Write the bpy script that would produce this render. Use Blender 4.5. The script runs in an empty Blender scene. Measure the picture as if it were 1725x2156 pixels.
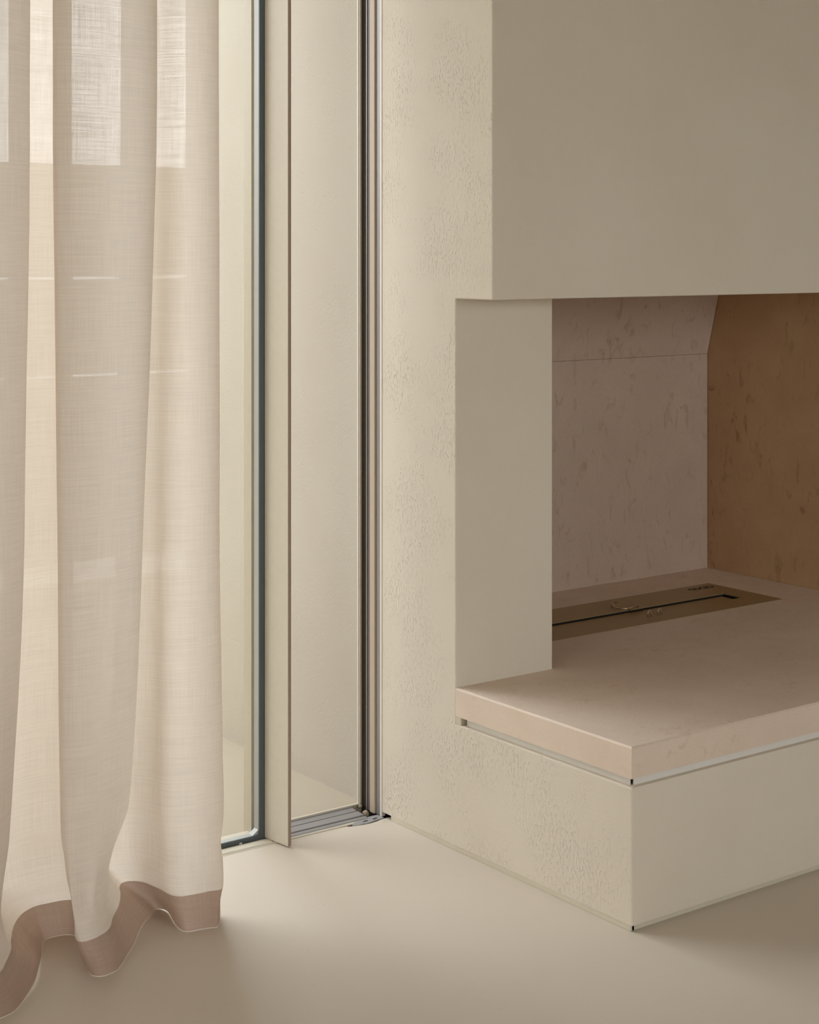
import bpy, bmesh, math, random
from mathutils import Vector, noise
random.seed(4)

# ------------------------------------------------------------------ camera
# x runs along the fireplace front, y towards the terrace, origin = near bottom corner of the plinth
S = bpy.context.scene
COL = S.collection
F_PX, YAW, HORIZON, CX, EYE = 3553.5, math.radians(53.51), 528.0, 862.5, (-2.4286, -2.5158, 1.4)
cam = bpy.data.cameras.new('camera')
cam.sensor_fit = 'HORIZONTAL'
cam.sensor_width = 36.0
cam.lens = 36.0 * F_PX / 1725.0
cam.shift_y = (HORIZON - 2156 / 2) / 1725.0
cam.clip_start = 0.05
camo = bpy.data.objects.new('camera', cam)
camo.location = EYE
camo.rotation_euler = (math.pi / 2, 0, YAW - math.pi / 2)
COL.objects.link(camo)
S.camera = camo

# ------------------------------------------------------------------ light
SKY = 6.2            # strength of the sky
w = bpy.data.worlds.new('sky')
S.world = w
w.use_nodes = True
wn = w.node_tree
wn.nodes.clear()
wo = wn.nodes.new('ShaderNodeOutputWorld')
wb = wn.nodes.new('ShaderNodeBackground')
wt = wn.nodes.new('ShaderNodeTexCoord')
ws = wn.nodes.new('ShaderNodeSeparateXYZ')
wr = wn.nodes.new('ShaderNodeValToRGB')
wr.color_ramp.elements[0].position = 0.0
wr.color_ramp.elements[0].color = (0.55, 0.57, 0.58, 1)
wr.color_ramp.elements[1].position = 0.06
wr.color_ramp.elements[1].color = (0.945, 0.975, 1.0, 1)
e = wr.color_ramp.elements.new(1.0)
e.color = (0.92, 0.965, 1.03, 1)
wn.links.new(wt.outputs['Generated'], ws.inputs[0])
wn.links.new(ws.outputs['Z'], wr.inputs[0])
wn.links.new(wr.outputs[0], wb.inputs[0])
wb.inputs[1].default_value = SKY
wn.links.new(wb.outputs[0], wo.inputs[0])


def portal(name, loc, size, rot):
    L = bpy.data.lights.new(name, 'AREA')
    L.shape = 'RECTANGLE'
    L.size, L.size_y = size
    L.cycles.is_portal = True
    o = bpy.data.objects.new(name, L)
    o.location = loc
    o.rotation_euler = rot
    COL.objects.link(o)


# daylight enters by the glazed terrace side and by unseen openings added as fill
portal('terrace_portal', (-2.75, 1.02, 1.3), (5.5, 2.6), (math.radians(-90), 0, 0))
portal('back_portal', (0.0, -4.98, 1.77), (2.6, 1.46), (math.radians(90), 0, 0))
portal('left_portal', (-5.98, -2.85, 1.3), (2.4, 2.1), (0, math.radians(-90), 0))

S.view_settings.view_transform = 'Standard'
S.view_settings.look = 'None'
S.view_settings.gamma = 1.0
S.view_settings.use_curve_mapping = False
S.view_settings.exposure = 0.0
S.cycles.max_bounces = 14
S.cycles.diffuse_bounces = 10
S.cycles.transparent_max_bounces = 16
S.cycles.caustics_reflective = False
S.cycles.caustics_refractive = False
S.cycles.use_denoising = True


# ------------------------------------------------------------------ materials
def srgb(r, g, b):
    def f(c):
        c /= 255.0
        return c / 12.92 if c <= 0.04045 else ((c + 0.055) / 1.055) ** 2.4
    return (f(r), f(g), f(b), 1.0)


def newmat(name):
    m = bpy.data.materials.new(name)
    m.use_nodes = True
    nt = m.node_tree
    b = nt.nodes['Principled BSDF']
    return m, nt, b


def coords(nt, scale=(1, 1, 1)):
    t = nt.nodes.new('ShaderNodeTexCoord')
    mp = nt.nodes.new('ShaderNodeMapping')
    mp.inputs['Scale'].default_value = scale
    nt.links.new(t.outputs['Object'], mp.inputs[0])
    return mp.outputs[0]


def noise_n(nt, vec, scale, detail=3, rough=0.55, dist=0.0):
    n = nt.nodes.new('ShaderNodeTexNoise')
    n.inputs['Scale'].default_value = scale
    n.inputs['Detail'].default_value = detail
    n.inputs['Roughness'].default_value = rough
    n.inputs['Distortion'].default_value = dist
    nt.links.new(vec, n.inputs['Vector'])
    return n.outputs['Fac']


def ramp(nt, fac, stops):
    r = nt.nodes.new('ShaderNodeValToRGB')
    el = r.color_ramp.elements
    while len(el) < len(stops):
        el.new(0.5)
    for e_, (p, c) in zip(el, stops):
        e_.position = p
        e_.color = c if len(c) == 4 else (*c, 1)
    nt.links.new(fac, r.inputs[0])
    return r.outputs[0]


def mixc(nt, fac, a, b, mode='MIX'):
    m = nt.nodes.new('ShaderNodeMix')
    m.data_type = 'RGBA'
    m.blend_type = mode
    for sock, v in ((m.inputs[0], fac), (m.inputs[6], a), (m.inputs[7], b)):
        if hasattr(v, 'is_linked'):
            nt.links.new(v, sock)
        else:
            sock.default_value = v
    return m.outputs[2]


def math_n(nt, op, a, b=0.0, clamp=False):
    m = nt.nodes.new('ShaderNodeMath')
    m.operation = op
    m.use_clamp = clamp
    for sock, v in ((m.inputs[0], a), (m.inputs[1], b)):
        if hasattr(v, 'is_linked'):
            nt.links.new(v, sock)
        else:
            sock.default_value = v
    return m.outputs[0]


def bump(nt, b, height, strength, dist):
    n = nt.nodes.new('ShaderNodeBump')
    n.inputs['Strength'].default_value = strength
    n.inputs['Distance'].default_value = dist
    nt.links.new(height, n.inputs['Height'])
    nt.links.new(n.outputs[0], b.inputs['Normal'])


def plaster(name, col, col2, bump_s=0.6, fine=170.0, rough=0.9):
    m, nt, b = newmat(name)
    v = coords(nt)
    vz = coords(nt, (1, 1, 0.42))
    big = noise_n(nt, v, 2.2, 4, 0.6)
    c = ramp(nt, big, [(0.35, col), (0.68, col2)])
    nt.links.new(c, b.inputs['Base Color'])
    b.inputs['Roughness'].default_value = rough
    b.inputs['Specular IOR Level'].default_value = 0.25
    # trowelled skin: fine grain with scattered, mostly upright worm-like pits
    grain = math_n(nt, 'MULTIPLY', noise_n(nt, v, fine * 1.5, 3, 0.6, 0.8), 0.35)
    pit = ramp(nt, noise_n(nt, vz, fine * 1.25, 2, 0.5, 0.5), [(0.55, (0,) * 3), (0.70, (1,) * 3)])
    mask = ramp(nt, noise_n(nt, v, 6.0, 3, 0.6), [(0.40, (0.08,) * 3), (0.60, (1,) * 3)])
    # the end faces were trowelled rougher than the long room-side faces
    gn = nt.nodes.new('ShaderNodeNewGeometry')
    sp = nt.nodes.new('ShaderNodeSeparateXYZ')
    nt.links.new(gn.outputs['True Normal'], sp.inputs[0])
    side = math_n(nt, 'ADD', math_n(nt, 'MULTIPLY', math_n(nt, 'ABSOLUTE', sp.outputs['X']), 0.85), 0.15)
    h = math_n(nt, 'SUBTRACT', grain, math_n(nt, 'MULTIPLY', math_n(nt, 'MULTIPLY', pit, mask), side))
    bump(nt, b, h, bump_s, 0.0023)
    return m


def flat(name, col, rough=0.5, metal=0.0, spec=0.5, grain=0.0):
    m, nt, b = newmat(name)
    v = coords(nt)
    n = noise_n(nt, v, 60, 3)
    d = tuple(c * 0.965 for c in col[:3]) + (1,)
    nt.links.new(ramp(nt, n, [(0.3, d), (0.7, col)]), b.inputs['Base Color'])
    b.inputs['Roughness'].default_value = rough
    b.inputs['Metallic'].default_value = metal
    b.inputs['Specular IOR Level'].default_value = spec
    if grain:
        bump(nt, b, noise_n(nt, v, 500, 2), grain, 0.0006)
    return m


def stone(name, base, alt, vein, speck_scale=(30, 30, 16), vein_amt=0.5, fine=420.0):
    m, nt, b = newmat(name)
    v = coords(nt)
    n1 = noise_n(nt, v, 5.0, 6, 0.62, 0.4)
    c = ramp(nt, n1, [(0.32, base), (0.66, alt)])
    vs = coords(nt, speck_scale)
    n2 = noise_n(nt, vs, 1.0, 3, 0.55, 1.2)
    veinmask = ramp(nt, n2, [(0.57, (0,) * 3), (0.72, (1,) * 3)])
    patch = ramp(nt, noise_n(nt, v, 3.4, 2), [(0.40, (0,) * 3), (0.55, (1,) * 3)])
    f = math_n(nt, 'MULTIPLY', math_n(nt, 'MULTIPLY', veinmask, patch), vein_amt)
    c = mixc(nt, f, c, vein)
    g = noise_n(nt, v, fine, 2, 0.6)
    gm = ramp(nt, g, [(0.3, (0.90,) * 3), (0.7, (1.05,) * 3)])
    c = mixc(nt, 1.0, c, gm, 'MULTIPLY')
    nt.links.new(c, b.inputs['Base Color'])
    b.inputs['Roughness'].default_value = 0.62
    b.inputs['Specular IOR Level'].default_value = 0.3
    bump(nt, b, g, 0.12, 0.0008)
    return m


M = {}
M['plaster'] = plaster('cream_plaster', srgb(214, 205, 189), srgb(218, 210, 195), 0.8)
M['plaster_room'] = plaster('room_plaster', srgb(216, 209, 194), srgb(220, 214, 200), 0.3)
M['plaster_out'] = plaster('terrace_plaster', srgb(187, 180, 167), srgb(191, 185, 173), 0.3)
M['ceiling'] = flat('ceiling_paint', srgb(188, 178, 162), 0.9, spec=0.2)
M['floor'] = None
M['slab'] = stone('pink_limestone', srgb(218, 200, 183), srgb(224, 208, 192), srgb(190, 156, 124), (26, 26, 26), 0.35)
M['fire_back'] = stone('mauve_stone', srgb(200, 181, 166), srgb(208, 189, 174), srgb(150, 120, 92), (32, 32, 14), 0.45)
M['fire_side'] = stone('bounce_browned_stone', srgb(178, 142, 106), srgb(188, 154, 118), srgb(112, 76, 42), (40, 30, 13), 0.5)  # browner than the back stone, imitating inter-reflection inside the firebox
M['profile'] = flat('painted_profile', srgb(206, 198, 180), 0.6)
M['gap_profile'] = flat('grey_profile', srgb(222, 220, 214), 0.5)
M['burner'] = flat('burnished_steel', srgb(166, 144, 106), 0.45, 0.5)
M['burner_dark'] = flat('dark_steel', srgb(40, 36, 30), 0.6, 0.4)
M['wire'] = flat('bright_wire', srgb(205, 190, 165), 0.25, 0.9)
M['sash'] = flat('slate_blue_metal', srgb(84, 92, 96), 0.5, 0.2)
M['sash_light'] = flat('pale_grey_metal', srgb(174, 177, 174), 0.5, 0.1)
M['fin'] = flat('cream_lacquer', srgb(215, 209, 196), 0.4)
M['fin_edge'] = flat('fin_edge_shade', srgb(150, 134, 118), 0.5)  # shade on the turned-away faces of the fin, put into the colour
M['white_trim'] = flat('white_trim', srgb(218, 213, 203), 0.55)
M['grey_trim'] = flat('anodised_grey', srgb(148, 145, 143), 0.42, 0.25)
M['grey_dark'] = flat('dark_anodised_grey', srgb(112, 109, 108), 0.5, 0.2)  # darker grey of the jamb web
M['peach_trim'] = flat('peach_trim', srgb(188, 171, 151), 0.6)
M['brush'] = flat('brush_pile', srgb(58, 51, 43), 0.95, spec=0.1, grain=0.8)
M['galv'] = flat('galvanised', srgb(160, 160, 160), 0.45, 0.35, grain=0.4)
M['mortar'] = flat('mortar', srgb(146, 134, 114), 0.95, spec=0.1, grain=0.8)
M['dark'] = flat('dark_gap', srgb(60, 50, 40), 0.9, spec=0.1)  # dark tone standing in for shade inside gaps and recesses
M['fence'] = flat('pale_board', srgb(160, 149, 130), 0.8)
M['sunlit_strip'] = flat('sunlit_paving', srgb(236, 231, 219), 0.9, grain=0.6)
M['terrace'] = plaster('terrace_screed', srgb(172, 161, 143), srgb(175, 165, 148), 0.1, 60)
M['cream_metal'] = flat('cream_metal', srgb(198, 190, 172), 0.5)
M['hem_light'] = flat('hem_gap_white', srgb(240, 235, 226), 0.8)

# poured floor
m, nt, b = newmat('poured_floor')
v = coords(nt)
c = ramp(nt, noise_n(nt, v, 1.6, 3, 0.5), [(0.3, srgb(199, 189, 174)), (0.7, srgb(203, 193, 179))])
spk = ramp(nt, noise_n(nt, v, 90, 1, 0.5), [(0.74, (1,) * 3), (0.80, (0.9, 0.87, 0.83))])
nt.links.new(mixc(nt, 1.0, c, spk, 'MULTIPLY'), b.inputs['Base Color'])
b.inputs['Roughness'].default_value = 0.48
b.inputs['Specular IOR Level'].default_value = 0.35
bump(nt, b, noise_n(nt, v, 700, 2), 0.05, 0.0005)
M['floor'] = m

# glass pane
m, nt, b = newmat('clear_glass')
nt.nodes.remove(b)
out = nt.nodes['Material Output']
tr = nt.nodes.new('ShaderNodeBsdfTransparent')
tr.inputs[0].default_value = (0.985, 0.987, 0.975, 1)
gl = nt.nodes.new('ShaderNodeBsdfGlossy')
gl.inputs['Roughness'].default_value = 0.0
fr = nt.nodes.new('ShaderNodeFresnel')
fr.inputs[0].default_value = 1.45
geo = nt.nodes.new('ShaderNodeNewGeometry')
mx = nt.nodes.new('ShaderNodeMixShader')
fac = math_n(nt, 'MULTIPLY', fr.outputs[0], math_n(nt, 'SUBTRACT', 1.0, geo.outputs['Backfacing']))
nt.links.new(fac, mx.inputs[0])
nt.links.new(tr.outputs[0], mx.inputs[1])
nt.links.new(gl.outputs[0], mx.inputs[2])
nt.links.new(mx.outputs[0], out.inputs[0])
M['glass'] = m


def sheer(name, col, open_lo, open_hi, trans_w):
    """woven cloth: diffuse + translucent, with open weave between the threads"""
    m, nt, b = newmat(name)
    nt.nodes.remove(b)
    out = nt.nodes['Material Output']
    uv = nt.nodes.new('ShaderNodeUVMap')

    def st(sx, sy, sc, det=2):
        mp = nt.nodes.new('ShaderNodeMapping')
        mp.inputs['Scale'].default_value = (sx, sy, 1)
        nt.links.new(uv.outputs[0], mp.inputs[0])
        return noise_n(nt, mp.outputs[0], sc, det, 0.6)
    warp = st(760, 9, 1.0, 3)      # long vertical threads
    weft = st(7, 800, 1.0, 3)      # long horizontal threads
    slub = st(12, 300, 1.0, 3)     # thicker horizontal slubs
    tx = math_n(nt, 'ADD', math_n(nt, 'ADD', math_n(nt, 'MULTIPLY', warp, 0.35), math_n(nt, 'MULTIPLY', weft, 0.40)), math_n(nt, 'MULTIPLY', slub, 0.25))
    dark = tuple(c * 0.86 for c in col[:3]) + (1,)
    cc = ramp(nt, tx, [(0.42, col), (0.58, dark)])
    di = nt.nodes.new('ShaderNodeBsdfDiffuse')
    tl = nt.nodes.new('ShaderNodeBsdfTranslucent')
    nt.links.new(cc, di.inputs[0])
    nt.links.new(cc, tl.inputs[0])
    m1 = nt.nodes.new('ShaderNodeMixShader')
    m1.inputs[0].default_value = trans_w
    nt.links.new(di.outputs[0], m1.inputs[1])
    nt.links.new(tl.outputs[0], m1.inputs[2])
    tp = nt.nodes.new('ShaderNodeBsdfTransparent')
    m2 = nt.nodes.new('ShaderNodeMixShader')
    mr = nt.nodes.new('ShaderNodeMapRange')
    mr.inputs[1].default_value = 0.38
    mr.inputs[2].default_value = 0.62
    mr.inputs[3].default_value = open_hi
    mr.inputs[4].default_value = open_lo
    nt.links.new(tx, mr.inputs[0])
    nt.links.new(mr.outputs[0], m2.inputs[0])
    nt.links.new(m1.outputs[0], m2.inputs[1])
    nt.links.new(tp.outputs[0], m2.inputs[2])
    nt.links.new(m2.outputs[0], out.inputs[0])
    return m


M['sheer'] = sheer('sheer_linen', srgb(237, 228, 217), 0.006, 0.062, 0.34)
M['hem'] = sheer('hem_linen', srgb(188, 165, 149), 0.0, 0.03, 0.22)


# ------------------------------------------------------------------ builders
def link(name, me, mat, parent=None, label=None, smooth=False):
    o = bpy.data.objects.new(name, me)
    COL.objects.link(o)
    if mat:
        me.materials.append(M[mat])
    if parent:
        o.parent = parent
        o.matrix_parent_inverse = parent.matrix_basis.inverted()
    if label:
        o['label'] = label
    if smooth:
        for p in me.polygons:
            p.use_smooth = True
    return o


def from_faces(name, verts, faces, mat, parent=None, bevel=0.0, seg=2, label=None, recalc=True):
    bm = bmesh.new()
    vs = [bm.verts.new(v_) for v_ in verts]
    for f_ in faces:
        bm.faces.new([vs[i] for i in f_])
    bmesh.ops.remove_doubles(bm, verts=bm.verts, dist=1e-5)
    if recalc:
        bmesh.ops.recalc_face_normals(bm, faces=bm.faces)
    if bevel:
        ed = [e_ for e_ in bm.edges if len(e_.link_faces) == 2 and e_.calc_face_angle(0) > 0.5]
        bmesh.ops.bevel(bm, geom=ed, offset=bevel, segments=seg, profile=0.5, affect='EDGES', clamp_overlap=True)
    me = bpy.data.meshes.new(name)
    bm.to_mesh(me)
    bm.free()
    return link(name, me, mat, parent, label)


def box(name, x0, x1, y0, y1, z0, z1, mat, parent=None, bevel=0.0, seg=2, label=None):
    V = [(x, y, z) for x in (x0, x1) for y in (y0, y1) for z in (z0, z1)]
    Fc = [(0, 1, 3, 2), (4, 6, 7, 5), (0, 4, 5, 1), (2, 3, 7, 6), (0, 2, 6, 4), (1, 5, 7, 3)]
    return from_faces(name, V, Fc, mat, parent, bevel, seg, label)


def extrude_x(name, prof, x0, x1, mat, parent=None, bevel=0.0, label=None):
    """closed (y, z) profile pulled along x"""
    n = len(prof)
    V = [(x0, y, z) for y, z in prof] + [(x1, y, z) for y, z in prof]
    Fc = [tuple(range(n)), tuple(range(2 * n - 1, n - 1, -1))]
    Fc += [(i, (i + 1) % n, n + (i + 1) % n, n + i) for i in range(n)]
    return from_faces(name, V, Fc, mat, parent, bevel, 2, label)


def extrude_z(name, prof, z0, z1, mat, parent=None, bevel=0.0, label=None):
    """closed (x, y) profile pulled along z"""
    n = len(prof)
    V = [(x, y, z0) for x, y in prof] + [(x, y, z1) for x, y in prof]
    Fc = [tuple(range(n)), tuple(range(2 * n - 1, n - 1, -1))]
    Fc += [(i, (i + 1) % n, n + (i + 1) % n, n + i) for i in range(n)]
    return from_faces(name, V, Fc, mat, parent, bevel, 2, label)


def tube(name, pts, r, mat, parent=None, label=None, sides=10):
    pts = [Vector(p) for p in pts]
    V, Fc = [], []
    for i, p in enumerate(pts):
        d = (pts[min(i + 1, len(pts) - 1)] - pts[max(i - 1, 0)]).normalized()
        up = Vector((0, 0, 1)) if abs(d.z) < 0.9 else Vector((1, 0, 0))
        a = d.cross(up).normalized()
        b_ = d.cross(a).normalized()
        for k in range(sides):
            t = 2 * math.pi * k / sides
            V.append(p + (a * math.cos(t) + b_ * math.sin(t)) * r)
    for i in range(len(pts) - 1):
        for k in range(sides):
            k2 = (k + 1) % sides
            Fc.append((i * sides + k, i * sides + k2, (i + 1) * sides + k2, (i + 1) * sides + k))
    Fc.append(tuple(range(sides - 1, -1, -1)))
    Fc.append(tuple((len(pts) - 1) * sides + k for k in range(sides)))
    o = from_faces(name, V, Fc, mat, parent, label=label)
    for p in o.data.polygons:
        p.use_smooth = len(p.vertices) == 4
    return o


def thing(name, label, cat, loc, group=None):
    o = bpy.data.objects.new(name, None)
    o.location = loc
    o.empty_display_size = 0.1
    COL.objects.link(o)
    o['label'] = label
    o['category'] = cat
    if group:
        o['group'] = group
    bpy.context.view_layer.update()
    return o


def structure(o, label):
    o['kind'] = 'structure'
    o['label'] = label
    return o


def struct_empty(name, label, loc):
    o = bpy.data.objects.new(name, None)
    o.location = loc
    o.empty_display_size = 0.1
    COL.objects.link(o)
    o['kind'] = 'structure'
    o['label'] = label
    bpy.context.view_layer.update()
    return o


CH = 2.7
# ------------------------------------------------------------------ room shell
FL = [(-6.0, -5.0), (3.2, -5.0), (3.2, 0.88), (1.9, 0.88), (1.9, 0.03), (0.02, 0.03), (0.02, 0.866), (0.003, 0.868),
      (-0.012, 0.866), (-0.03, 0.861), (-0.055, 0.858), (-0.078, 0.861), (-0.096, 0.866), (-0.112, 0.874), (-0.135, 0.877), (-6.0, 0.877)]
structure(extrude_z('floor', FL, -0.03, 0.0, 'floor'), 'smooth poured beige floor of the room')
structure(box('subfloor', -6.0, 3.2, -5.0, 1.02, -0.12, -0.032, 'dark'), 'base below the poured floor, coloured dark as shade in its gaps')
structure(box('ceiling', -6.2, 3.4, -5.2, 1.03, CH, CH + 0.15, 'ceiling'), 'plain white ceiling over the room')
wbk = struct_empty('wall_back', 'plastered wall behind the viewer with an opening added for fill light', (0, -5.1, 0))  # opening is made up, sized for fill on the room-side faces
for nm, x0, x1, z0, z1 in (('pier', -6.2, -1.3, 0, CH), ('pier', 1.3, 3.4, 0, CH), ('lintel', -1.3, 1.3, 2.5, CH), ('upstand', -1.3, 1.3, -0.03, 1.05)):
    box(nm, x0, x1, -5.2, -5.0, z0, z1, 'plaster_room', wbk)
wlf = struct_empty('wall_left', 'plastered side wall with a wide opening added for fill light, left of the viewer', (-6.1, 0, 0))  # opening added out of view and widened to lift the fill
for nm, y0, y1, z0, z1 in (('pier', -5.0, -3.9, 0, CH), ('pier', -1.8, 1.02, 0, CH), ('lintel', -3.9, -1.8, 2.5, CH), ('upstand', -3.9, -1.8, -0.03, 0.1)):
    box(nm, -6.2, -6.0, y0, y1, z0, z1, 'plaster_room', wlf)
structure(box('wall_right', 3.2, 3.4, -5.2, 1.03, -0.03, CH, 'plaster_room'), 'plain plastered wall right of the fireplace')
structure(box('wall_front', 1.9, 3.4, 0.88, 1.03, 0.0, CH, 'plaster_room'), 'plastered wall beside the fireplace')

# ------------------------------------------------------------------ fireplace
fp = thing('fireplace', 'large cream plastered corner fireplace with overhanging hood, stone hearth and open firebox', 'fireplace', (0, 0, 0))
XR, YB = 1.875, 1.284
ZP0, ZP1, ZH, YP, YH, XP = 0.0122, 0.2956, 1.288, 0.587, 0.4512, 0.3005
CT = CH - 0.0005
V, Fc = [], []


def q(*pts):
    i = len(V)
    V.extend(pts)
    Fc.append(tuple(range(i, i + len(pts))))


# end face, one continuous coat: plinth, wall and hood
q((0, 0, ZP0), (0, 0, ZP1), (0, YP, ZP1), (0, YP, ZH), (0, YH, ZH), (0, YH, CT), (0, 0.8806, CT), (0, 0.8806, ZP0))
q((0, 0, ZP0), (XR, 0, ZP0), (XR, 0, ZP1), (0, 0, ZP1))                                        # plinth front
q((0, 0, ZP1), (XR, 0, ZP1), (XR, YB, ZP1), (XP, YB, ZP1), (XP, YP, ZP1), (0, YP, ZP1))          # plinth top
q((0, YP, ZP1), (XP, YP, ZP1), (XP, YP, ZH), (0, YP, ZH))                                      # pier front
q((XP, YP, ZP1), (XP, YB, ZP1), (XP, YB, ZH), (XP, YP, ZH))                                    # pier inner side
q((0, YH, ZH), (XR, YH, ZH), (XR, YB, ZH), (XP, YB, ZH), (XP, YP, ZH), (0, YP, ZH))              # soffit
q((0, YH, ZH), (XR, YH, ZH), (XR, YH, CT), (0, YH, CT))                                        # hood front
q((XR, 0, ZP0), (XR, 0, ZP1), (XR, YB, ZP1), (XR, YB, ZP0))
q((XR, YH, ZH), (XR, YB, ZH), (XR, YB, CT), (XR, YH, CT))
body = from_faces('plaster_body', V, Fc, 'plaster', fp, 0.0028, 2)
box('firebox_pier', 1.585, XR, YP, YB, ZP1, ZH, 'plaster', fp, label='plastered pier at the far side of the firebox')

# hearth slab: a ring of stone around the recess of the burner
BX0, BX1, BY0, BY1 = 0.44, 1.390, 0.808, 1.103
SZ0, SZ1 = 0.3142, 0.3798
c_ = 0.0038
outl = [(0, 0), (XR, 0), (XR, YB), (XP, YB), (XP, YP), (0, YP)]
outt = [(c_, c_), (XR - c_, c_), (XR - c_, YB), (XP, YB), (XP, YP), (c_, YP)]
inn = [(BX0, BY0), (BX1, BY0), (BX1, BY1), (BX0, BY1)]
V = [(x, y, SZ1) for x, y in outt] + [(x, y, SZ1 - c_) for x, y in outl] + [(x, y, SZ0) for x, y in outl]
V += [(x, y, SZ1) for x, y in inn] + [(x, y, SZ0) for x, y in inn]
Fc = []
for i in range(6):
    j = (i + 1) % 6
    Fc += [(6 + i, 6 + j, j, i), (12 + i, 12 + j, 6 + j, 6 + i)]
for i in range(4):
    j = (i + 1) % 4
    Fc.append((18 + i, 18 + j, 22 + j, 22 + i))
for o_, n_ in ((0, 18), (12, 22)):
    Fc += [(o_ + 0, o_ + 1, n_ + 1, n_ + 0), (o_ + 1, o_ + 2, n_ + 2, n_ + 1), (o_ + 2, o_ + 3, n_ + 3, n_ + 2), (o_ + 3, o_ + 4, n_ + 0, n_ + 3), (o_ + 4, o_ + 5, o_ + 0, n_ + 0)]
from_faces('hearth_slab', V, Fc, 'slab', fp, label='pinkish limestone hearth slab with a fine chamfered edge')

# recessed shadow gap below the slab (two mitred profiles leaving a dark slit at the corner)
g = 0.013
box('shadow_gap_profile', g, g + 0.003, g + 0.0065, 0.560, ZP1, SZ0, 'gap_profile', fp, label='recessed pale strip under the slab, window side')
box('shadow_gap_profile', g + 0.0065, XR, g, g + 0.003, ZP1, SZ0, 'gap_profile', fp, label='recessed pale strip under the slab, room side')
box('gap_end', 0.0015, 0.02, 0.5685, YP + 0.03, ZP1, SZ0, 'profile', fp, 0.0015, label='rough mortar end of the shadow gap')
# base strips
box('base_strip', 0.0006, 0.012, 0.0045, 0.845, 0.0, ZP0, 'profile', fp, 0.0008, label='thin painted strip at the foot of the plinth, window side')
box('base_strip', 0.0050, XR, 0.0045, 0.012, 0.0, ZP0, 'profile', fp, 0.0008, label='thin painted strip at the foot of the plinth, room side')
box('corner_slit', 0.0052, 0.012, 0.0052, 0.012, 0.002, ZP0 - 0.0015, 'dark', fp)
box('core', 0.022, XR - 0.02, 0.022, 0.86, 0.0, ZP1 - 0.004, 'dark', fp)

# firebox lining of stone panels
ZB = 1.0690
pb = 0.003
box('back_panel', XP + 0.002, 1.5735, YB - 0.002, YB + 0.02, SZ1 + 0.0005, ZB - 0.0006, 'fire_back', fp, 0.0008, label='upright mauve stone panel at the back of the firebox')
sl = (1.2345 - 1.2835) / (1.2573 - ZB)
zt = ZH + 0.25
yt = YB + sl * (zt - ZB)
Vb = [(XP + 0.002, YB - 0.002, ZB), (1.5735, YB - 0.002, ZB), (1.5735, yt, zt), (XP + 0.002, yt, zt),
      (XP + 0.002, YB + 0.02, ZB), (1.5735, YB + 0.02, ZB), (1.5735, yt + 0.022, zt), (XP + 0.002, yt + 0.022, zt)]
from_faces('back_panel', Vb, [(0, 1, 2, 3), (4, 7, 6, 5), (0, 4, 5, 1), (3, 2, 6, 7), (0, 3, 7, 4), (1, 5, 6, 2)], 'fire_back', fp, 0.0006, label='upper back panel leaning forward towards the flue')
box('side_panel', 1.5758, 1.584, YP + 0.004, YB + 0.004, SZ1 + 0.0005, ZH - 0.001, 'fire_side', fp, label='stone panel, browned for reflected light, lining the right side of the firebox')
box('side_panel', XP + 0.0005, XP + 0.002, YP + 0.004, YB - 0.003, SZ1 + 0.0005, ZH - 0.001, 'fire_side', fp)

box('rear_wall', 0.255, XR, YB + 0.05, YB + 0.15, 0.0, CT, 'plaster', fp)
box('flue_light_stop', 0.255, XR, YH + 0.02, YB + 0.05, 1.75, 1.80, 'dark', fp)  # unseen, added with the rear wall to keep outside light off the firebox

# ------------------------------------------------------------------ burner set into the slab
ZT = SZ1 + 0.0006
bn = thing('ethanol_burner', 'long flat steel fireplace burner with a narrow slot, set flush in the hearth slab', 'burner', (0.915, 0.955, SZ1))
HX0, HX1, HY0, HY1 = 0.52, 1.312, 0.893, 0.968
V = [(x, y, ZT) for x, y in ((BX0 + .0006, BY0 + .0006), (BX1 - .0006, BY0 + .0006), (BX1 - .0006, BY1 - .0006), (BX0 + .0006, BY1 - .0006))]
V += [(x, y, ZT) for x, y in ((HX0, HY0), (HX1, HY0), (HX1, HY1), (HX0, HY1))]
V += [(x, y, ZT - 0.003) for x, y, z in V]
Fc = []
for i in range(4):
    j = (i + 1) % 4
    Fc += [(i, j, 4 + j, 4 + i), (8 + i, 12 + i, 12 + j, 8 + j), (i, 8 + i, 8 + j, j), (4 + i, 4 + j, 12 + j, 12 + i)]
from_faces('top_plate', V, Fc, 'burner', bn)
# trough below the slot: four sides and a floor, coloured dark for the shadow inside
tr_ = 0.034
V = [(x, y, z) for z in (ZT - 0.003, ZT - tr_) for x, y in ((HX0 - .002, HY0 - .002), (HX1 + .002, HY0 - .002), (HX1 + .002, HY1 + .002), (HX0 - .002, HY1 + .002))]
from_faces('trough', V, [(0, 1, 5, 4), (1, 2, 6, 5), (2, 3, 7, 6), (3, 0, 4, 7), (4, 5, 6, 7)], 'burner_dark', bn, label='trough inside the slot, coloured dark as its shadow')
box('lid', HX0 + .004, HX1 - .014, HY0 + .001, HY1 - .005, ZT - 0.0110, ZT - 0.0070, 'burner', bn, 0.0006, label='sliding steel lid sunk in the slot')
tube('lid_handle', [(0.9161, 1.0293, ZT), (0.9161, 1.0293, ZT + .0071), (0.8982, 1.0064, ZT + .0071), (0.8880, 0.9781, ZT + .0071), (0.8944, 0.9616, ZT + .0071), (0.9137, 0.9567, ZT + .0071), (0.9392, 0.9601, ZT + .0071), (0.9593, 0.9692, ZT + .0071), (0.9593, 0.9692, ZT)], 0.0024, 'wire', bn, label='curved wire handle')
box('latch', 0.925, 0.975, 0.962, 0.974, ZT - 0.002, ZT + 0.0022, 'burner', bn, 0.0006, label='small steel latch at the slot edge')
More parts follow.
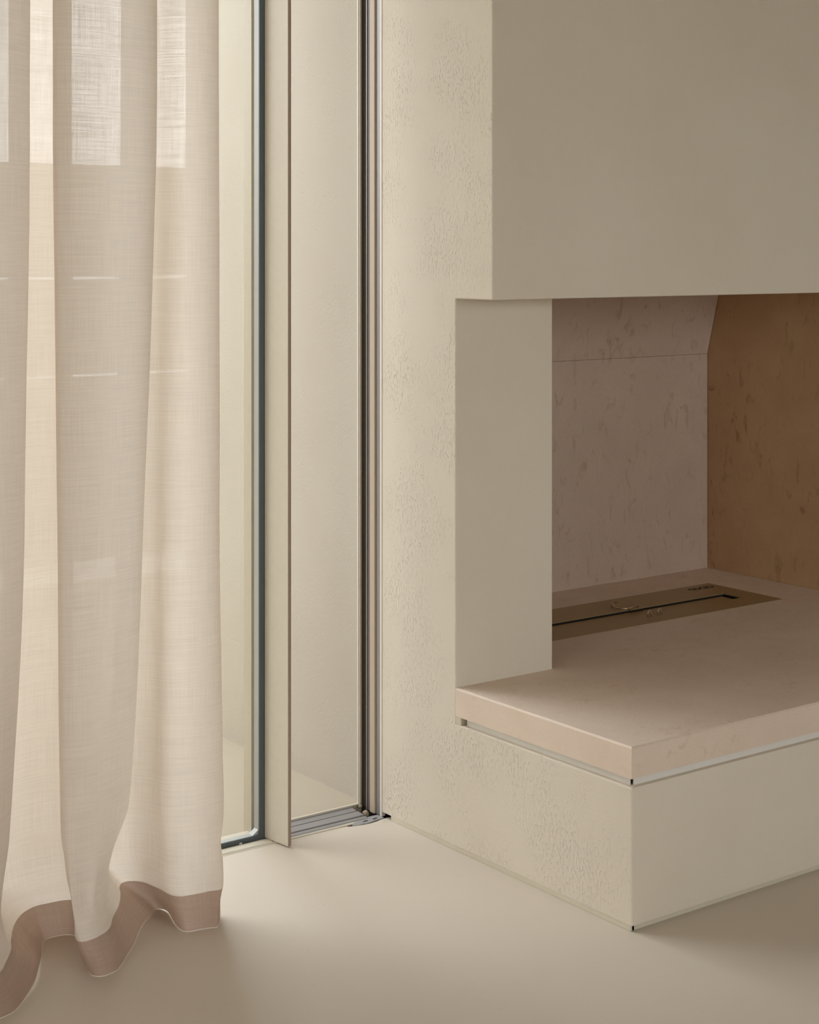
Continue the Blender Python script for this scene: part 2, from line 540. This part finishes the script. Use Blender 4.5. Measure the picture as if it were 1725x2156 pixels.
for bx_ in (0.905, 0.944):
    pts = [(bx_ - .0062, .867, ZT - .001), (bx_ - .0062, .867, ZT + .012)]
    pts += [(bx_ - .0062 * math.cos(t), .867, ZT + .012 + .0055 * math.sin(t)) for t in [k * math.pi / 8 for k in range(1, 8)]]
    pts += [(bx_ + .0062, .867, ZT + .012), (bx_ + .0062, .867, ZT - .001)]
    tube('staple', pts, 0.0020, 'wire', bn, label='upright wire staple on the front of the plate')


def disc(name, cx, cy, z, rx, ry, h, mat, parent, n=20, label=None):
    V = [(cx + rx * math.cos(2 * math.pi * k / n), cy + ry * math.sin(2 * math.pi * k / n), z) for k in range(n)]
    return extrude_z(name, [(p[0], p[1]) for p in V], z, z + h, mat, parent, label=label)


disc('screw_hole', 0.961, 1.061, ZT - 0.001, .005, .004, .0012, 'burner_dark', bn)
for px_, py_, rx_ in ((1.285, 1.061, .024), (1.335, 1.060, .030)):
    n = 24
    ring = []
    V, Fc = [], []
    for k in range(n):
        t = 2 * math.pi * k / n
        for rr, zz in ((1.0, ZT), (1.0, ZT + .0003), (0.72, ZT + .0003), (0.72, ZT)):
            V.append((px_ + rx_ * rr * math.cos(t), py_ + 0.015 * rr * math.sin(t), zz))
    for k in range(n):
        k2 = (k + 1) % n
        for a_ in range(3):
            Fc.append((4 * k + a_, 4 * k2 + a_, 4 * k2 + a_ + 1, 4 * k + a_ + 1))
    from_faces('etched_ring', V, Fc, 'burner_dark', bn)
    disc('etched_spot', px_, py_, ZT - .0002, rx_ * .4, .006, .0005, 'burner_dark', bn)

# ------------------------------------------------------------------ terrace door
dr = struct_empty('door_1', 'glazed sliding terrace door leaf in a slim slate metal frame with a cream pull fin', (-0.9, 0.93, 0))
DT = 2.62
XL = -3.6
# frame: dark front faces, pale rebates behind
box('stile', -0.3310, -0.3135, 0.9200, 0.9240, -0.004, DT, 'sash', dr, label='slate blue front face of the door stile')
box('stile_rebate', -0.3310, -0.3135, 0.9240, 0.9440, -0.004, DT, 'sash_light', dr, label='pale grey side of the door stile')
box('bottom_rail', XL, -0.3310, 0.9200, 0.9240, -0.004, 0.0125, 'sash', dr, label='slate blue front face of the bottom rail')
box('bottom_rail_rebate', XL, -0.3310, 0.9240, 0.9440, -0.004, 0.0120, 'sash_light', dr, label='pale grey top of the bottom rail')
from_faces('corner_cleat', [(-0.3312, .9245, .0122), (-0.347, .9245, .0122), (-0.3312, .9245, .0235), (-0.3312, .942, .0122), (-0.347, .942, .0122), (-0.3312, .942, .0235)],
           [(0, 1, 2), (3, 5, 4), (0, 3, 4, 1), (1, 4, 5, 2), (0, 2, 5, 3)], 'sash_light', dr, label='small pale wedge in the corner of the frame')
box('pane', XL, -0.3320, 0.9440, 0.9500, 0.0, DT, 'glass', dr, label='clear glass pane')
box('outer_stile', -0.3290, -0.3010, 0.9600, 0.9950, -0.004, DT, 'cream_metal', dr, label='pale outer stile seen through the glass edge')
box('outer_rail', XL, -0.3290, 0.9560, 0.9780, -0.004, 0.006, 'cream_metal', dr)
box('top_rail', XL, -0.3135, 0.9200, 0.9500, DT, DT + 0.05, 'sash', dr)
extrude_z('pull_fin', [(-0.3162, .9195), (-0.3052, .8345), (-0.2985, .8345), (-0.3060, .9195)], 0.0030, DT, 'fin', dr, 0.0006, label='cream lacquered pull fin standing out from the leaf')
box('fin_edge', -0.3046, -0.2965, 0.8338, 0.8352, 0.0035, DT, 'fin_edge', dr)
extrude_z('fin_back', [(-0.3055, .9195), (-0.2984, .8352), (-0.2960, .8352), (-0.3030, .9195)], 0.0030, DT, 'fin_edge', dr, label='back of the pull fin, coloured taupe as shade')
box('screw', -0.3865, -0.3790, 0.9185, 0.9203, 0.0005, 0.0045, 'white_trim', dr, 0.0008)

# fixed frame: sill on the left, grooved track on the right
sl_ = struct_empty('trim_1', 'grooved metal door track and sill let into the floor', (-0.6, 0.93, 0))
extrude_x('sill', [(.8845, -.012), (.8845, .0006), (.888, .0022), (.908, .0026), (.917, .0014), (.9195, -.012)], XL, -0.3135, 'cream_metal', sl_, label='cream rounded sill strip before the door leaf')
extrude_x('sill', [(.8775, -.006), (.8775, .0008), (.8812, .0008), (.8812, -.006)], XL, -0.3135, 'profile', sl_, label='thin pale edge strip of the floor')
box('drain_slot', XL, -0.3135, 0.8812, 0.8845, -0.012, -0.008, 'dark', sl_)
TX0, TX1 = -0.3135, -0.0285
prof = [(.8770, -.02), (.8770, .0010), (.8795, .0022), (.8835, .0022), (.8850, .0004), (.8853, -.0060), (.8990, -.0060),
        (.8995, -.0020), (.9030, -.0012), (.9140, -.0012), (.9150, -.0040), (.9170, -.0040), (.9180, .0008), (.9460, .0018),
        (.9470, -.0040), (.9500, -.0040), (.9510, .0015), (.9700, .0040), (.9715, .0060), (.9755, .0080), (.9820, .0080), (.9850, .0060), (.9855, -.02)]
extrude_x('track', prof[4:], TX0, TX1, 'grey_trim', sl_, label='anodised grey track with stepped grooves')
extrude_x('front_lip', [(.8768, -.02), (.8770, .0012), (.8792, .0024), (.8838, .0024), (.8852, .0006), (.8855, -.0058), (.886, -.02)], TX0, TX1 - 0.055, 'cream_metal', sl_, label='cream front lip of the track')
extrude_x('back_lip', [(.9738, .0070), (.9755, .0088), (.9825, .0088), (.9860, .0060), (.9860, -.02), (.9738, -.02)], TX0, TX1 + 0.03, 'cream_metal', sl_, label='cream back lip of the track')
# door jamb in front of the wall end
jb = struct_empty('trim_2', 'tall layered door jamb beside the fireplace wall', (0.01, 0.93, 0))
box('plaster_bead', -0.0012, 0.01, 0.8815, 0.8895, 0.0, CH, 'white_trim', jb, 0.0008, label='white plaster stop bead')
box('jamb_profile', 0.0010, 0.02, 0.8900, 0.9090, 0.0004, CH, 'grey_trim', jb, label='grey strip of the jamb')
box('jamb_profile', -0.0035, 0.02, 0.9095, 0.9300, 0.0, CH, 'peach_trim', jb, 0.0012, label='peach strip of the jamb')
box('jamb_profile', 0.0020, 0.02, 0.9300, 0.9480, 0.0, CH, 'grey_dark', jb, label='darker grey strip of the jamb')
box('jamb_lip', -0.0005, 0.0030, 0.9470, 0.9500, 0.0, CH, 'grey_trim', jb)
box('brush_seal', 0.0035, 0.02, 0.9500, 0.9735, 0.004, CH, 'brush', jb, label='dark brush seal')
box('jamb_profile', -0.0020, 0.02, 0.9735, 0.9790, 0.0, CH, 'cream_metal', jb)
box('jamb_profile', -0.0040, 0.02, 0.9790, 0.9850, 0.0, CH, 'white_trim', jb, 0.0008, label='white outer strip of the jamb')
box('jamb_core', 0.0205, 0.05, 0.8806, 0.985, 0.0, CH, 'dark', jb)

# galvanised floor bracket with two oval holes
br = thing('floor_bracket', 'small galvanised bracket with two oval holes in the floor beside the door jamb', 'bracket', (-0.045, 0.88, 0))
outline = [(-0.098, .8700), (-0.084, .8640), (-0.066, .8655), (-0.060, .8625), (-0.03, .8680), (-0.0015, .8720), (-0.0015, .8990), (-0.030, .9000), (-0.036, .8870), (-0.075, .8870), (-0.0835, .8890)]
bm = bmesh.new()
loops = [outline]
for hx, hy in ((-0.0520, .8785), (-0.0225, .8800)):
    loops.append([(hx + .0082 * math.cos(2 * math.pi * k / 16) + .002 * math.sin(2 * math.pi * k / 16), hy + .0042 * math.sin(2 * math.pi * k / 16)) for k in range(16)])
eds = []
for lp in loops:
    vv = [bm.verts.new((x, y, 0.0006)) for x, y in lp]
    eds += [bm.edges.new((vv[i], vv[(i + 1) % len(vv)])) for i in range(len(vv))]
bmesh.ops.triangle_fill(bm, use_beauty=True, use_dissolve=False, edges=eds)
ex = bmesh.ops.extrude_face_region(bm, geom=bm.faces[:])
for v_ in [g_ for g_ in ex['geom'] if isinstance(g_, bmesh.types.BMVert)]:
    v_.co.z -= 0.0022
bmesh.ops.recalc_face_normals(bm, faces=bm.faces)
me = bpy.data.meshes.new('plate')
bm.to_mesh(me)
bm.free()
link('plate', me, 'galv', br)


def lump(name, c, r, mat, parent=None, seed=0, label=None):
    bm = bmesh.new()
    bmesh.ops.create_icosphere(bm, subdivisions=3, radius=1.0)
    for v_ in bm.verts:
        d = 1 + 0.35 * noise.noise(v_.co * 1.7 + Vector((seed, 0, 0)))
        v_.co = Vector((c[0] + v_.co.x * r[0] * d, c[1] + v_.co.y * r[1] * d, c[2] + v_.co.z * r[2] * d))
    me = bpy.data.meshes.new(name)
    bm.to_mesh(me)
    bm.free()
    return link(name, me, mat, parent, label, True)


lump('mortar_lump', (-0.0210, .9215, .0010), (.0070, .010, .0075), 'mortar', jb, 3, 'crumb of mortar at the foot of the jamb')
lump('mortar_lump', (-0.0100, .9620, .0060), (.0045, .006, .005), 'mortar', jb, 9)
# chipped edge of the screed along the track
for k, (x0, y0, rx, ry) in enumerate(((-0.100, .8725, .010, .0028), (-0.081, .8705, .006, .0022), (0.0085, .8395, .0032, .006), (-0.016, .8495, .004, .0012))):
    disc('floor_chip', x0, y0, -0.0018, rx, ry, 0.0022, 'dark' if k < 3 else 'peach_trim', sl_, 9)
crack = [(-0.290, .8655), (-0.250, .8662), (-0.205, .8668), (-0.165, .8690), (-0.135, .8705)]
V = [(x, y + s * 0.0009 * (0.4 + 0.6 * math.sin(3.0 * i / 4 + .1)), 0.0002) for i, (x, y) in enumerate(crack) for s in (-1, 1)]
from_faces('floor_crack', V, [(2 * i, 2 * i + 1, 2 * i + 3, 2 * i + 2) for i in range(len(crack) - 1)], 'peach_trim', sl_, label='hairline crack in the floor along the track')

# ------------------------------------------------------------------ curtain
def dirxy(px):
    t = (px - CX) / F_PX
    return (math.cos(YAW) + math.sin(YAW) * t, math.sin(YAW) - math.cos(YAW) * t)


def at(px, y):
    d = dirxy(px)
    return EYE[0] + d[0] * (y - EYE[1]) / d[1]


TOP = [(391, .620), (406, .618), (432, .610), (452, .594), (459.5, .574), (456, .557), (430, .545), (395, .550), (362, .572), (331, .600), (290, .622), (260, .618), (258, .588), (296, .555), (331, .525), (311, .497), (255, .476),
       (200, .466), (150, .470), (118, .485), (111, .512), (128, .545), (147, .575), (149, .602), (120, .626), (85, .632), (55, .622), (25, .602), (20, .575),
       (42, .540), (63, .510), (47, .480), (8, .460), (-45, .452), (-90, .470), (-100, .505), (-78, .545), (-62, .585), (-72, .615), (-110, .628)]
D92 = [0, 0, 2, 3, 3, 3, 3, 3, -8, -8, -8, -10, -10, -20, -26, -22, -10, -8, 0, 8, 10, 6, 2, 2, -3, -3, -6, -8, -8, -8, -10, -8, -4, 0, 0, 0, 0, 0, 0, 0]
D30 = [2, 3, 5, 7, 8, 8, 8, 6, -10, -12, -15, -24, -26, -44, -58, -50, -30, -12, 0, 14, 17, 12, 6, 4, -6, -12, -20, -28, -34, -38, -42, -36, -20, 0, 0, 0, 0, 0, 0, 0]
D14 = [4, 5, 6, 7, 8, 8, 6, 2, -6, -10, -15, -34, -40, -72, -106, -96, -52, -14, 2, 28, 36, 28, 22, 12, 4, -8, -14, -26, -40, -52, -60, -52, -36, -10, 0, 0, 0, 0, 0, 0]
HEM = [(402, .606), (415, .606), (440, .598), (457, .580), (464.5, .552), (462, .521), (440, .526), (415, .534), (390, .556), (368, .612), (346, .664), (328, .688), (314, .674), (303, .640), (291, .566), (274, .512), (252, .473),
       (230, .458), (206, .456), (187, .474), (178, .512), (175, .562), (177, .612), (168, .646), (145, .668), (115, .673), (96, .672), (87, .650), (83, .600),
       (78, .545), (66, .500), (42, .440), (15, .403), (-35, .395), (-80, .420), (-95, .470), (-85, .540), (-75, .600), (-90, .640), (-125, .660)]
sections = [(2.62, [(at(p, y), y) for p, y in TOP]), (1.75, [(at(p, y), y) for p, y in TOP]),
            (0.92, [(at(p + d, y), y) for (p, y), d in zip(TOP, D92)]),
            (0.30, [(at(p + d, .6 * y + .4 * h[1]), .6 * y + .4 * h[1]) for (p, y), d, h in zip(TOP, D30, HEM)]),
            (0.16, [(at(p + d, .35 * y + .65 * h[1]), .35 * y + .65 * h[1]) for (p, y), d, h in zip(TOP, D14, HEM)]),
            (0.004, [(at(p, y), y) for p, y in HEM])]
# the curtain carries on beyond the left edge of the picture
for zz, pts in sections:
    x, n = pts[-1][0], 0
    for n in range(1, 240):
        t = n * math.pi / 6
        pts.append((x - n * 0.0205 - 0.035 * math.sin(2 * t), 0.545 + 0.085 * math.cos(t + (0 if zz > 1 else 0.1))))


def catmull(P, m):
    out = []
    n = len(P)
    for i in range(n - 1):
        a, b_, c2, d = P[max(i - 1, 0)], P[i], P[i + 1], P[min(i + 2, n - 1)]
        for k in range(m):
            t = k / m
            out.append(tuple(0.5 * (2 * b_[j] + (c2[j] - a[j]) * t + (2 * a[j] - 5 * b_[j] + 4 * c2[j] - d[j]) * t * t + (3 * b_[j] - a[j] - 3 * c2[j] + d[j]) * t ** 3) for j in (0, 1)))
    out.append(tuple(P[-1]))
    return out


curves = [(z, catmull(p, 5)) for z, p in sections]
NU = len(curves[0][1])


def at_z(z):
    """smooth (monotone cubic) interpolation between the sections"""
    zs = [c[0] for c in curves]
    for i in range(len(zs) - 1):
        if zs[i] >= z >= zs[i + 1] - 1e-9:
            break
    h = zs[i] - zs[i + 1]
    t = (zs[i] - z) / h
    res = []
    for k in range(NU):
        r = []
        for j in (0, 1):
            p0, p1 = curves[i][1][k][j], curves[i + 1][1][k][j]
            pa = curves[max(i - 1, 0)][1][k][j]
            pb_ = curves[min(i + 2, len(zs) - 1)][1][k][j]
            s = (p1 - p0) / h
            sa = (p0 - pa) / (zs[i - 1] - zs[i]) if i > 0 else s
            sb = (pb_ - p1) / (zs[i + 1] - zs[i + 2]) if i + 2 < len(zs) else s
            m0 = 0 if sa * s <= 0 else 2 * sa * s / (sa + s)
            m1 = 0 if sb * s <= 0 else 2 * sb * s / (sb + s)
            t2, t3 = t * t, t * t * t
            r.append((2 * t3 - 3 * t2 + 1) * p0 + (t3 - 2 * t2 + t) * h * m0 + (-2 * t3 + 3 * t2) * p1 + (t3 - t2) * h * m1)
        res.append(r)
    return res


ARC = [0.0]
for a_, b_ in zip(curves[2][1], curves[2][1][1:]):
    ARC.append(ARC[-1] + math.hypot(a_[0] - b_[0], a_[1] - b_[1]))
HEMZ = 0.078


def sheet(name, zs, mat, parent, off=0.0, label=None, wav=1.0):
    V, UV, Fc = [], [], []
    for z in zs:
        row = at_z(z)
        wob = max(0.0, 1 - z / 0.35)
        for k, (x, y) in enumerate(row):
            u = ARC[k]
            k0, k1 = max(k - 1, 0), min(k + 1, NU - 1)
            tx_, ty_ = row[k1][0] - row[k0][0], row[k1][1] - row[k0][1]
            L = math.hypot(tx_, ty_) or 1
            nx, ny = -ty_ / L, tx_ / L
            d = 0.017 * wob * wav * noise.noise(Vector((u * 9, z * 11, 0.3))) + 0.0022 * noise.noise(Vector((u * 6, z * 2.5, 4)))
            d += 0.004 * wob * wav * noise.noise(Vector((u * 22, z * 26, 2.3)))
            d += off
            zz = z + (0.006 * max(0.0, noise.noise(Vector((u * 9, 0, 7)))) if z < 0.01 else 0)
            V.append((x + nx * d, y + ny * d, zz))
            UV.append((u, z))
    nz = len(zs)
    for i in range(nz - 1):
        for k in range(NU - 1):
            Fc.append((i * NU + k, i * NU + k + 1, (i + 1) * NU + k + 1, (i + 1) * NU + k))
    me = bpy.data.meshes.new(name)
    me.from_pydata(V, [], Fc)
    lay = me.uv_layers.new(name='UVMap')
    for lp in me.loops:
        lay.data[lp.index].uv = UV[lp.vertex_index]
    me.update()
    o = link(name, me, mat, parent, label, True)
    return o, V


cu = thing('curtain', 'floor-length sheer off-white linen curtain hanging in deep folds before the terrace door', 'curtain', (-1.6, 0.55, 0))
zs = [2.62, 2.3, 2.0, 1.75, 1.6, 1.45, 1.3, 1.15, 1.0, .92, .85, .78, .70, .62, .55, .48, .42, .37, .33] + [.30 - .0158 * k for k in range(1, 15)] + [HEMZ - 0.001]
sheet('cloth', zs, 'sheer', cu)
_, hv = sheet('hem_band', [HEMZ, .062, .046, .030, .016, .0010], 'hem', cu, 0.0, 'darker doubled hem along the bottom of the curtain')
tube('hem_light_line', [Vector(p) - Vector((0, 0, .0002)) for p in hv[-NU:]][:285], 0.0006, 'hem_light', cu, 'white line for light in the gap under the hem', 5)  # white tube imitating light that passes under the hem
box('curtain_rail', -4.9, -0.6, 0.50, 0.60, 2.615, CH, 'white_trim', cu)

# ------------------------------------------------------------------ terrace
structure(extrude_z('terrace_floor', [(-7.0, 0.9862), (0.0275, 0.9862), (0.0275, 1.8955), (4.0, 1.8955), (4.0, 4.05), (-7.0, 4.05)], -0.10, -0.001, 'terrace'), 'beige screed floor of the terrace beyond the door')
structure(box('terrace_wall', 0.0275, 0.25, 0.9858, 1.895, -0.10, 2.949, 'plaster_out'), 'plastered terrace wall in line with the fireplace end')
structure(box('terrace_sun_strip', -7.0, 4.0, 4.05, 4.48, -0.10, 0.001, 'sunlit_strip'), 'terrace strip coloured pale as sunlit floor, in front of the terrace fence')  # sunlight on the terrace floor put into the pale colour
fe = thing('garden_fence', 'pale boarded garden fence with narrow gaps, seen through the curtain', 'fence', (0.5, 4.5, 0))
for z0, z1 in ((0.0, .828), (.842, 1.270), (1.284, 1.79)):
    box('board', -7.0, 4.0, 4.49, 4.53, z0, z1, 'fence', fe)
for x in (-5.0, -2.6, -0.2, 3.2):
    box('post', x, x + .08, 4.532, 4.60, 0.0, 1.79, 'fence', fe)
structure(box('terrace_wall', -3.3, -3.1, 1.031, 4.45, -0.10, 2.949, 'plaster_out'), 'unseen plastered end wall added on the left to cut daylight on the terrace')  # added to block side sky from the visible terrace wall
structure(box('added_canopy', -7.0, 0.25, 1.031, 1.95, 2.95, 3.12, 'plaster_room'), 'narrow white canopy added above the view to shade the terrace wall')  # added canopy, dims the sky on the upper terrace wall
